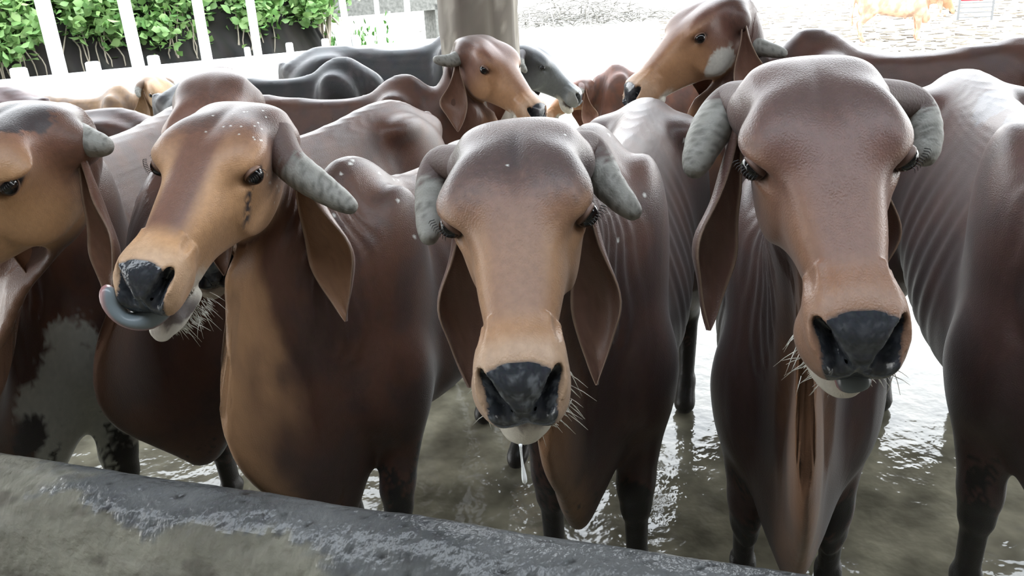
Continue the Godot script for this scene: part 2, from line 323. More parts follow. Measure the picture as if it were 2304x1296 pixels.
func herd() -> void:
	var brown := lin(0.19, 0.090, 0.060); var tan := lin(0.40, 0.215, 0.105); var dark := lin(0.055, 0.042, 0.041); var cream := lin(0.60, 0.56, 0.48)
	var red := lin(0.16, 0.072, 0.050)
	var D := {"base": brown, "tan": tan, "dark": dark, "cream": cream, "tan_from": 0.12, "tan_amount": 0.8, "bridge": 0.6, "poll": 0.6, "stripe": 0.0, "tear": 0.0, "back": 0.3, "flecks": 0.0, "spots": [], "seed": 1.0, "fat": 0.88,
		"ears": [[1.0, Vector3(0.12, -1, 0.05), Vector3(-0.2, 0, 1), 0.33, 0.062, 2.2, Vector3(-0.02, 0, 0.05)], [-1.0, Vector3(-0.12, -1, 0.05), Vector3(0.2, 0, 1), 0.33, 0.062, 2.2, Vector3(0.02, 0, 0.05)]],
		"horns": [[0.034, [Vector3(0.085, -0.005, 0.012), Vector3(0.13, -0.02, 0.02), Vector3(0.165, -0.04, 0.06), Vector3(0.175, -0.05, 0.12)], 0.5], [0.034, [Vector3(-0.085, -0.005, 0.012), Vector3(-0.13, -0.02, 0.02), Vector3(-0.165, -0.04, 0.06), Vector3(-0.175, -0.05, 0.12)], 0.5]]}
	var make := func(o: Dictionary):
		var d := D.duplicate(true); d.merge(o, true); return cow(d)
	var ear := func(sd: float, out: float, fwd: float, length: float, wide := 0.055, curl := 3.0, medial := 0.7, tip := 0.05, tint := 0.12):
		return [sd, Vector3(sd * out, -1, fwd), Vector3(-sd * medial, 0, 1), length, wide, curl, Vector3(-sd * 0.03, 0, tip), tint]
	# ---- the row at the trough
	make.call({"res": "hi", "seed": 3.0, "base": lin(0.175, 0.092, 0.070), "tan": lin(0.34, 0.19, 0.095), "label": "brown cow facing forward with a drool strand hanging from its white chin", "size": 0.98, "at": Vector2(0.31, -2.28), "yaw": -18.0, "head_at": Vector3(0.025, 1.287, -1.409), "head_rot": Vector3(36.9, -3.1, 3.6),
		"stripe": 0.8, "poll": 0.8, "poll_to": 0.19, "fold": 0.07, "dewlap": 0.7, "flecks": 0.06, "nose_grey": 0.6, "jaw": 0.007, "tan_from": 0.11, "bridge": 0.5,
		"ears": [ear.call(1.0, 0.10, 0.05, 0.39, 0.06), ear.call(-1.0, 0.12, 0.05, 0.38, 0.06)],
		"horns": [[0.033, [Vector3(0.075, -0.02, 0.02), Vector3(1322, 335, 1.47), Vector3(1368, 415, 1.45), Vector3(1438, 490, 1.43)], 0.52, 1.1], [0.033, [Vector3(-0.075, -0.02, 0.02), Vector3(992, 370, 1.50), Vector3(972, 460, 1.49), Vector3(964, 548, 1.45)], 0.5, 1.15]],
		"drool": at_depth(1171, 1000, 1.135)})
	make.call({"res": "hi", "seed": 4.0, "base": lin(0.148, 0.076, 0.060), "tan": lin(0.25, 0.128, 0.066), "tan_amount": 0.6, "label": "dark red-brown cow with stubby down-curved horns and a wet black nose", "at": Vector2(0.765, -2.2), "yaw": -14.0, "head_at": Vector3(0.489, 1.365, -1.352), "head_rot": Vector3(39.0, -6.8, 2.6),
		"poll": 0.6, "poll_to": 0.20, "flecks": 0.05, "band": 0.2, "fold": 0.17, "fold_wide": 0.26, "dewlap": 0.85, "deep": 0.12, "nose_grey": 0.2, "bridge": 0.65, "tan_from": 0.16,
		"ears": [ear.call(1.0, 0.06, 0.0, 0.33), ear.call(-1.0, 0.24, 0.0, 0.37, 0.06)],
		"horns": [[0.034, [Vector3(0.08, -0.02, 0.015), Vector3(2045, 235, 1.39), Vector3(2078, 305, 1.38), Vector3(2080, 370, 1.36)], 0.45, 1.1], [0.038, [Vector3(-0.08, -0.02, 0.015), Vector3(1645, 235, 1.43), Vector3(1590, 310, 1.41), Vector3(1556, 398, 1.39)], 0.48, 1.1]],
		"tongue": {"path": [Vector3(-0.01, -0.066, 0.43), Vector3(0.0, -0.068, 0.462), Vector3(0.004, -0.072, 0.478), Vector3(0.006, -0.078, 0.486)], "grey": lin(0.10, 0.115, 0.12), "r": 0.024, "flat": Vector3(0, 0.9, 0.43), "up": Vector3(0, 1, 0.5), "label": "grey tongue tip between the lips"}, "jaw": 0.008})
	make.call({"res": "hi", "seed": 2.0, "base": lin(0.19, 0.090, 0.058), "tan": lin(0.52, 0.30, 0.155), "tan_amount": 0.95, "tan_from": 0.08, "tear": 1.0, "flecks": 0.16, "poll": 0.75, "poll_to": 0.15, "bridge": 1.0, "legs": [0.04, -0.05, 0.32, 0.1], "label": "brown cow licking its nose with its grey and pink tongue", "at": Vector2(-0.235, -2.35), "yaw": -27.0, "head_size": 0.97, "head_at": Vector3(-0.545, 1.300, -1.80), "head_rot": Vector3(31.0, -17.0, -6.0),
		"jaw": 0.030, "fold": 0.12, "fold_wide": 0.12, "dewlap": 0.7, "nose_grey": 0.15,
		"ears": [ear.call(1.0, 0.28, 0.12, 0.40, 0.072, 2.8, 0.6, 0.02, 0.35), ear.call(-1.0, 0.1, 0.0, 0.3)],
		"horns": [[0.040, [Vector3(0.080, -0.01, 0.015), Vector3(650, 365, 1.74), Vector3(720, 420, 1.72), Vector3(802, 473, 1.70)], 0.40, 1.0], [0.034, [Vector3(-0.085, -0.005, 0.012), Vector3(-0.12, -0.03, 0.0), Vector3(-0.14, -0.07, 0.0), Vector3(-0.15, -0.11, 0.02)], 0.5]],
		"tongue": {"path": [Vector3(0.005, -0.068, 0.43), Vector3(-0.02, -0.074, 0.478), Vector3(-0.050, -0.058, 0.494), Vector3(-0.070, -0.028, 0.484), Vector3(-0.070, 0.004, 0.468)], "r": 0.025, "flat": Vector3(-0.5, -0.5, 0.7), "up": Vector3(0.75, 0.6, 0.0), "label": "grey and pink tongue curled up over the nose"}})
	make.call({"res": "hi", "seed": 1.0, "size": 1.02, "base": lin(0.19, 0.088, 0.055), "tan": lin(0.38, 0.22, 0.11), "tan_amount": 1.0, "tan_from": 0.06, "label": "brown cow with a grey-patched neck and leg, standing next to the licking cow", "at": Vector2(-1.19, -2.60), "yaw": -10.0, "dewlap": 0.1, "head_at": Vector3(-0.97, 1.33, -1.76), "head_rot": Vector3(36.0, -26.0, -4.0),
		"spots": [[Vector3(0.05, 0.06, 0.03), 0.075, lin(0.045, 0.035, 0.035), 1.0, true], [Vector3(0.12, 0.62, 0.50), 0.19, lin(0.42, 0.42, 0.37), 1.0], [Vector3(0.15, 0.42, 0.44), 0.24, lin(0.42, 0.42, 0.37), 1.0], [Vector3(0.02, 0.62, 0.64), 0.06, lin(0.04, 0.035, 0.033), 0.8], [Vector3(0.06, 0.80, 0.72), 0.05, lin(0.03, 0.03, 0.033), 0.3]],
		"ears": [ear.call(1.0, 0.12, 0.0, 0.34), ear.call(-1.0, 0.1, 0.0, 0.3)],
		"horns": [[0.036, [Vector3(0.080, -0.01, 0.015), Vector3(140, 300, 1.76), Vector3(190, 318, 1.74), Vector3(250, 332, 1.72)], 0.5, 1.15], [0.034, [Vector3(-0.085, -0.005, 0.012), Vector3(-0.13, -0.02, 0.02), Vector3(-0.165, -0.04, 0.06), Vector3(-0.175, -0.05, 0.12)], 0.5]]})
	make.call({"res": "hi", "seed": 5.0, "base": lin(0.160, 0.088, 0.074), "label": "purple-brown cow with a grey spine whose head is out of view", "size": 1.02, "at": Vector2(1.30, -2.1), "yaw": -14.0, "head_at": Vector3(1.45, 1.2, -1.25), "head_rot": Vector3(35.0, 40.0, 0.0),
		"spots": [[Vector3(0.0, 1.16, 0.1), 0.10, lin(0.13, 0.12, 0.13), 1.0], [Vector3(0.0, 1.16, -0.15), 0.10, lin(0.13, 0.12, 0.13), 1.0]]})
	# ---- the cows behind
	make.call({"res": "hi", "seed": 6.0, "size": 0.98, "fat": 0.76, "label": "brown cow with hidden head squeezed in between the licking cow and the patched cow", "dewlap": 0.1, "at": Vector2(-0.65, -2.66), "yaw": -27.0, "deep": 0.12, "horns": [], "head_at": Vector3(-0.70, 1.33, -2.12), "head_rot": Vector3(54.0, 4.0, 0.0)})
	make.call({"seed": 13.0, "base": red, "size": 1.05, "label": "brown cow with raised head, long horn and a white cheek patch", "at": Vector2(1.55, -3.25), "yaw": -92.0, "head_at": Vector3(0.82, 1.41, -3.22), "head_rot": Vector3(38.0, -72.0, 0.0), "spots": [[Vector3(0.09, -0.13, 0.14), 0.065, lin(0.5, 0.48, 0.43), 1.0, true]], "horns": [[0.040, [Vector3(0.080, -0.01, 0.015), Vector3(1650, 85, 3.12), Vector3(1705, 105, 3.10), Vector3(1772, 122, 3.05)], 0.3], [0.034, [Vector3(-0.085, -0.005, 0.012), Vector3(-0.13, -0.02, 0.02), Vector3(-0.165, -0.04, 0.06), Vector3(-0.175, -0.05, 0.12)], 0.5]]})
	make.call({"seed": 7.0, "label": "brown cow turned sideways in front of the pillar", "size": 0.93, "at": Vector2(-0.78, -4.1), "yaw": 82.0, "head_at": Vector3(-0.09, 1.28, -4.0), "head_rot": Vector3(40.0, 45.0, 0.0), "horns": [[0.034, [Vector3(0.085, -0.005, 0.012), Vector3(0.13, -0.02, 0.02), Vector3(0.165, -0.04, 0.06), Vector3(0.175, -0.05, 0.12)], 0.5], [0.038, [Vector3(-0.080, -0.01, 0.015), Vector3(1052, 118, 3.83), Vector3(1015, 136, 3.80), Vector3(974, 133, 3.77)], 0.35]]})
	var black := lin(0.05, 0.052, 0.055)
	make.call({"seed": 8.0, "base": black, "tan": lin(0.16, 0.17, 0.17), "label": "grey-black cow half hidden behind the pillar", "size": 1.02, "at": Vector2(-0.62, -5.75), "yaw": 85.0, "head_at": Vector3(0.18, 1.12, -5.6), "head_rot": Vector3(42.0, 70.0, 0.0)})
	make.call({"seed": 9.0, "base": lin(0.03, 0.03, 0.032), "tan": lin(0.1, 0.1, 0.1), "label": "black cow standing with its tail to the white wall side", "size": 0.95, "at": Vector2(-1.25, -5.05), "yaw": 88.0, "head_at": Vector3(-0.56, 0.9, -5.0), "head_rot": Vector3(60.0, 80.0, 0.0)})
	make.call({"seed": 10.0, "base": lin(0.42, 0.25, 0.13), "tan": lin(0.6, 0.45, 0.3), "label": "small tan cow looking aside near the white wall", "size": 0.78, "head_size": 0.85, "at": Vector2(-3.15, -6.6), "yaw": 82.0, "head_at": Vector3(-2.57, 1.0, -6.5), "head_rot": Vector3(45.0, 45.0, 0.0)})
	make.call({"seed": 11.0, "base": red, "label": "dark brown cow's back behind the cow with the patched neck", "size": 0.9, "at": Vector2(-2.4, -4.2), "yaw": -80.0, "head_at": Vector3(-3.15, 1.0, -4.1), "head_rot": Vector3(45.0, -80.0, 0.0)})
	make.call({"seed": 12.0, "base": lin(0.15, 0.07, 0.06), "label": "purple-brown cow standing farther back beside the small tan cow", "size": 0.95, "at": Vector2(-3.5, -5.3), "yaw": -95.0, "head_at": Vector3(-4.25, 1.1, -5.3), "head_rot": Vector3(45.0, -90.0, 0.0)})
	make.call({"seed": 14.0, "base": lin(0.26, 0.11, 0.07), "label": "reddish calf standing out in the bright yard", "size": 0.72, "head_size": 0.8, "at": Vector2(1.15, -6.6), "yaw": -95.0, "head_at": Vector3(0.62, 0.78, -6.6), "head_rot": Vector3(40.0, -90.0, 0.0)})
	var f1 := at_height(2010, 92, 0.0); var f2 := at_height(2075, 40, 0.0)
	make.call({"seed": 15.0, "clean": true, "body": 1.2, "base": lin(0.62, 0.38, 0.25), "label": "distant tan-orange cow standing out in the pale yard", "at": Vector2(f1.x, f1.z), "yaw": 75.0, "head_at": Vector3(f1.x + 0.75, 0.9, f1.z + 0.25), "head_rot": Vector3(60.0, 75.0, 0.0)})
	make.call({"seed": 16.0, "clean": true, "body": 1.2, "base": lin(0.6, 0.36, 0.24), "label": "farthest brown cow, beside the red feed rack in the yard", "at": Vector2(f2.x, f2.z), "yaw": -80.0, "head_at": Vector3(f2.x - 0.75, 1.1, f2.z + 0.15), "head_rot": Vector3(45.0, -80.0, 0.0)})
# ---------------------------------------------------------------- posing, colouring and finishing a cow
var tmpl := {}                       # "hi" and "lo": rest vertices, triangles, weights
var noise := FastNoiseLite.new()
var noise2 := FastNoiseLite.new()

func make_template(key: String, hh: float, hb: float) -> void:
	V_out = PackedVector3Array(); I_out = PackedInt32Array()
	mesh_region(Vector3(0, 0.55, 0.7), Vector3(0.25, 1.45, 1.5), hh, 1)
	mesh_region(Vector3(0, -0.05, -1.0), Vector3(0.4, 1.5, 1.2), hb, -1)
	var w1 := PackedFloat32Array(); var w2 := PackedFloat32Array(); var wl := PackedFloat32Array()
	var hl := PackedVector3Array()
	for p in V_out:
		var q := head_xyz(p.x, p.y, p.z)
		hl.append(q)
		var dh := loft(HT, HN, HZ0, HZ1, absf(q.x), q.y, q.z, 2.5)
		var b := (1.0 - smoothstep(0.01, 0.15, maxf(dh, 0.0))) * smoothstep(0.60, 0.75, p.y + maxf(q.z - 0.15, 0.0)) if p.z > 0.68 else 0.0
		var s := side_of(p.y, p.z)
		var a := smoothstep(-0.46, -0.06, s) * smoothstep(0.45, 0.8, p.y)
		w2.append(b); w1.append(maxf(a, b)); wl.append(maxf(clampf((s + 0.46) / 0.44, 0.0, 1.0) * smoothstep(0.45, 0.8, p.y), b))
	tmpl[key] = {"v": V_out, "i": I_out, "w1": w1, "w2": w2, "wl": wl, "hl": hl}

func part(called: String, parent: Node, verts: PackedVector3Array, tris: PackedInt32Array, cols: PackedColorArray, mat: Material, where := Transform3D.IDENTITY) -> MeshInstance3D:
	var arr := []; arr.resize(Mesh.ARRAY_MAX)
	arr[Mesh.ARRAY_VERTEX] = verts; arr[Mesh.ARRAY_INDEX] = tris
	if cols.size(): arr[Mesh.ARRAY_COLOR] = cols
	var am := ArrayMesh.new(); am.add_surface_from_arrays(Mesh.PRIMITIVE_TRIANGLES, arr)
	var st := SurfaceTool.new(); st.create_from(am, 0); st.generate_normals()
	var o := MeshInstance3D.new(); o.name = called; o.mesh = st.commit(); o.material_override = mat; o.transform = where
	parent.add_child(o, true)
	return o

# a tube along points with radii; used for horns, vines, whiskers, sticks
func tube(V: PackedVector3Array, I: PackedInt32Array, pts: PackedVector3Array, rad: PackedFloat32Array, sides: int) -> void:
	var b0 := V.size()
	var n := pts.size()
	var up := Vector3.UP
	var d0 := (pts[1] - pts[0]).normalized()
	if absf(d0.dot(up)) > 0.9: up = Vector3.RIGHT
	for i in n:
		var d := (pts[mini(i + 1, n - 1)] - pts[maxi(i - 1, 0)]).normalized()
		var s := d.cross(up).normalized(); var u := s.cross(d)
		up = u
		for k in sides:
			var a := TAU * k / sides
			V.append(pts[i] + (s * cos(a) + u * sin(a)) * rad[i])
	for i in n - 1:
		for k in sides:
			var a := b0 + i * sides + k; var b := b0 + i * sides + (k + 1) % sides
			I.append_array(PackedInt32Array([a, b, a + sides, b, b + sides, a + sides]))
	var t := V.size(); V.append(pts[n - 1]); V.append(pts[0])
	for k in sides:
		I.append_array(PackedInt32Array([b0 + (n - 1) * sides + k, b0 + (n - 1) * sides + (k + 1) % sides, t]))
		I.append_array(PackedInt32Array([b0 + (k + 1) % sides, b0 + k, t + 1]))

func curve(ctrl: Array, n: int) -> PackedVector3Array:
	var out := PackedVector3Array()
	var m := ctrl.size() - 1
	for i in n:
		var f := m * i / float(n - 1)
		var k := mini(int(f), m - 1)
		var a: Vector3 = ctrl[maxi(k - 1, 0)]; var b: Vector3 = ctrl[k]; var c: Vector3 = ctrl[k + 1]; var d: Vector3 = ctrl[mini(k + 2, m)]
		out.append(b.cubic_interpolate(c, a, d, f - k))
	return out

func lin(r: float, g: float, b: float) -> Color: return Color(r, g, b)

# coat: base, tan, dark, light patches; all linear
func coat(p: Vector3, h: Vector3, c: Dictionary) -> Color:
	var base: Color = c.base
	var n := noise.get_noise_3dv(p * 60.0 + Vector3(c.seed, 0, 0))
	var n2 := noise2.get_noise_3dv(p * 6.0 + Vector3(0, c.seed, 0))
	var col := base.lerp(c.dark, clampf(0.18 + 0.35 * n2, 0.0, 1.0))
	col = col * float(c.get("body", 0.56)); col.a = 1.0  # trunk coloured darker than the face, standing in for shade
	var ax := absf(h.x)
	var headness := smoothstep(-0.02, 0.05, h.z) * smoothstep(-0.23, -0.175, h.y) if p.z > 0.75 else 0.0
	if headness > 0.0:
		var face: Color = base.lerp(c.dark, clampf(0.12 + 0.2 * n2, 0.0, 1.0))
		var lower := smoothstep(c.tan_from, c.tan_from + 0.16, h.z + 0.5 * maxf(0.0, 0.03 - h.y) + 0.02 * n2)
		lower *= 1.0 - c.bridge * smoothstep(0.065, 0.03, ax) * smoothstep(0.38, 0.33, h.z) * smoothstep(0.0, 0.03, h.y)
		face = face.lerp(c.tan, lower * c.tan_amount)
		face = face.lerp(c.tan, 0.55 * exp(-(pow((ax - 0.112) / 0.022, 2) + pow((h.z - 0.20) / 0.035, 2) + pow((h.y - 0.0) / 0.05, 2))))
		face = face.lerp(c.tan, 0.5 * exp(-(pow((h.y - 0.045) / 0.012, 2) + pow((h.z - 0.15) / 0.05, 2) + pow((ax - 0.12) / 0.02, 2))))
		# pale ring above the nose, dark top of the skull
		face = face.lerp(c.tan.lerp(c.cream, 0.25), c.get("band", 0.7) * smoothstep(0.375, 0.415, h.z + 0.006 * n) * smoothstep(-0.06, -0.03, h.y))
		face = face.lerp(c.dark, c.poll * smoothstep(c.get("poll_to", 0.09), c.get("poll_to", 0.09) - 0.11, h.z + 0.05 * n2 + 0.02 * n))
		if c.stripe > 0.0:
			face = face.lerp(c.dark, c.stripe * exp(-pow(h.x / 0.016, 2)) * smoothstep(0.16, 0.06, h.z))
		# chin and lips
		face = face.lerp(c.cream, smoothstep(-0.055, -0.075, h.y + 0.006 * n) * smoothstep(0.32, 0.37, h.z + 0.02 * n))
		face = face.lerp(lin(0.10, 0.075, 0.075), 0.85 * smoothstep(0.010, 0.006, absf(h.y + 0.068 + 0.12 * maxf(0.0, 0.45 - h.z) + 0.004 * n)) * smoothstep(0.38, 0.42, h.z))
		# rim of the eye
		var e := Vector3((ax - 0.120) / 0.03, (h.y - 0.016) / 0.015, (h.z - 0.168) / 0.030).length()
		face = face.lerp(lin(0.02, 0.018, 0.02), smoothstep(1.05, 0.75, e))
		# wet tear line
		if c.tear > 0.0 and h.x > 0.0:
			face = face.lerp(lin(0.04, 0.035, 0.04), c.tear * smoothstep(0.35, 0.6, n + 0.5) * exp(-pow((h.z - 0.19 - 0.5 * (0.0 - h.y)) / 0.012, 2)) * smoothstep(0.01, -0.01, h.y) * smoothstep(-0.09, -0.06, h.y))
		var pad := nose_pad(h)
		face = face.lerp(lin(0.028, 0.030, 0.034), pad)
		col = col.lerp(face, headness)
	else:
		# underside and dewlap are lighter
		col = col.lerp(c.tan, c.get("dewlap", 0.5) * smoothstep(c.get("fold_wide", 0.15) * 0.4, 0.02, ax + 0.02 * n2) * smoothstep(0.55, 0.7, p.z) * smoothstep(1.0, 0.8, p.y + 0.06 * n2))
		col = col.lerp(c.dark, c.back * smoothstep(0.15, 0.45, n2 + 0.25))
	for s in c.spots:    # [centre, radius, colour, edge] in rest space, or on the head when the fifth value is true
		var q: Vector3 = (h if s.size() > 4 else p)
		var dd: float = (q - s[0]).length() / float(s[1]) + 0.35 * n2 * float(s[3]) + 0.18 * n * float(s[3])
		col = col.lerp(s[2], smoothstep(1.06, 0.94, dd))
	if c.flecks > 0.0:   # droppings and dried splashes on top
		var f := noise.get_noise_3dv(p * 330.0 + Vector3(7, c.seed * 3.0, 0))
		var top := 1.0 if p.y > 1.02 and (h.z < 0.13 or p.z < 0.7) else 0.0
		if f > 0.80 - c.flecks and top > 0.0 and n2 > -0.1: col = lin(0.62, 0.62, 0.58)
	# mud on the legs, ragged; blackened and raised to stand in for shade
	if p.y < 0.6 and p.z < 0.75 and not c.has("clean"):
		var mud_shade := smoothstep(0.44, 0.40, p.y + 0.30 * n2 + 0.10 * n)
		col = col.lerp(lin(0.024, 0.021, 0.019), mud_shade)
	return col * (1.0 + 0.12 * n + 0.08 * noise.get_noise_3dv(p * 190.0))

func nose_pad(h: Vector3) -> float:
	# the bare black skin between the nostrils down to the lip
	var ax := absf(h.x)
	var half := 0.054 - 0.013 * smoothstep(0.0, -0.05, h.y)
	var edge := 0.434 + 0.006 * smoothstep(0.02, 0.055, ax)
	var p := (h.z - edge) / 0.012; var q := (half - ax) / 0.010; var r := (h.y + 0.058) / 0.010
	if h.z > 0.425 and nostril(h) < 0.0115: return 1.0
	if minf(p, minf(q, r)) < -1.0: return 0.0
	var m := -log(exp(-p * 1.6) + exp(-q * 1.6) + exp(-r * 1.6)) / 1.6    # rounded corners
	return smoothstep(-0.3, 0.3, m + 0.25)

func nostril(h: Vector3) -> float:     # distance to the middle line of the nostril
	var q := Vector3(absf(h.x), h.y, h.z) - Vector3(0.053, 0.020, 0.450)
	q.z = 0.0
	var ab := Vector3(-0.025, -0.030, 0.0)
	return (q - ab * clampf(q.dot(ab) / ab.length_squared(), 0.0, 1.0)).length()

func ear_mesh(V: PackedVector3Array, I: PackedInt32Array, C: PackedColorArray, root: Vector3, hang: Vector3, open: Vector3, len: float, wide: float, curl: float, bend: Vector3, outer: Color, inner: Color, sgn := 1.0) -> void:
	var nt := 26; var nu := 16
	var b0 := V.size()
	var d := hang.normalized()
	for side in 2:
		for i in nt + 1:
			var t := i / float(nt)
			var W: float = wide * (spline([[0.0, 0.42, 0], [0.12, 0.5, 0], [0.35, 0.78, 0], [0.62, 1.0, 0], [0.8, 0.78, 0], [0.93, 0.36, 0], [1.0, 0.04, 0]], 1, t))
			var c := lerpf(5.0, curl, smoothstep(0.0, 0.55, t))
			var ctr := root + d * len * t + bend * t * t
			var dd := (d * len + bend * 2.0 * t).normalized()
			var nrm := (open - dd * open.dot(dd)).normalized()
			var s := dd.cross(nrm)
			var R := 2.0 * W / c
			for j in nu + 1:
				var th := (j / float(nu) - 0.5) * c
				var out_half := clampf(-th * sgn / (c * 0.5), 0.0, 1.0)
				var lobe := 1.0 + 0.55 * out_half * exp(-pow((t - 0.62) / 0.16, 2))
				var rr := R * lobe - (0.0045 * (1.0 - 0.6 * t) if side == 1 else 0.0)
				var wav := 0.004 * sin(t * 17.0 + th * 2.0) * t
				V.append(ctr + s * rr * sin(th) + nrm * (R - rr * cos(th) - R * 0.5 + wav))
				var k := noise2.get_noise_3d(t * 30.0, th * 10.0, root.x * 50.0)
				C.append((outer if side == 0 else inner).lerp(lin(0.34, 0.25, 0.18), 0.55 if j == 0 or j == nu else 0.0) * (1.0 + 0.25 * k))
	var row := nu + 1
	var off := (nt + 1) * row
	for i in nt:
		for j in nu:
			var a := b0 + i * row + j
			I.append_array(PackedInt32Array([a, a + row, a + 1, a + 1, a + row, a + row + 1]))
			a += off
			I.append_array(PackedInt32Array([a, a + 1, a + row, a + 1, a + row + 1, a + row]))
		for j in [0, nu]:
			var a: int = b0 + i * row + j; var b := a + off
			if j == 0: I.append_array(PackedInt32Array([a, b, a + row, b, b + row, a + row]))
			else: I.append_array(PackedInt32Array([a, a + row, b, b, a + row, b + row]))

func horn_part(root: Node3D, T: Transform3D, ctrl: Array, r0: float, c: Dictionary, grey_from: float, thick := 1.0) -> void:
	var pts := curve(ctrl, 44)
	var V := PackedVector3Array(); var I := PackedInt32Array(); var C := PackedColorArray()
	var rad := PackedFloat32Array()
	for i in 44:
		var t := i / 43.0
		var r: float = r0 * spline([[0.0, 1.0, 0], [0.3, 0.95, 0], [0.6, 0.85 * thick, 0], [0.85, 0.60 * thick, 0], [0.95, 0.38 * thick, 0], [0.985, 0.22 * thick, 0], [1.0, 0.05, 0]], 1, t)
		rad.append(r * (1.0 + 0.015 * sin(t * 55.0) * smoothstep(grey_from, grey_from + 0.1, t)))
	tube(V, I, pts, rad, 18)
	for i in V.size():
		var t := minf(i / 18, 43) / 43.0
		var n := noise.get_noise_3dv(V[i] * 260.0 + Vector3(c.seed, 0, 0))
		var n2 := noise2.get_noise_3dv(V[i] * 60.0 + Vector3(c.seed, 0, 0))
		var grey := lin(0.25, 0.245, 0.22).lerp(lin(0.13, 0.125, 0.11), smoothstep(0.1, 0.3, n2 + 0.3 * n))
		var hair: Color = c.base.lerp(c.dark, 0.75)
		C.append(hair.lerp(grey, smoothstep(-0.03, 0.03, t - grey_from + 0.12 * n2 + 0.06 * n)) * (1.0 + 0.12 * n))
	part("horn", root, V, I, C, M.horn, T)

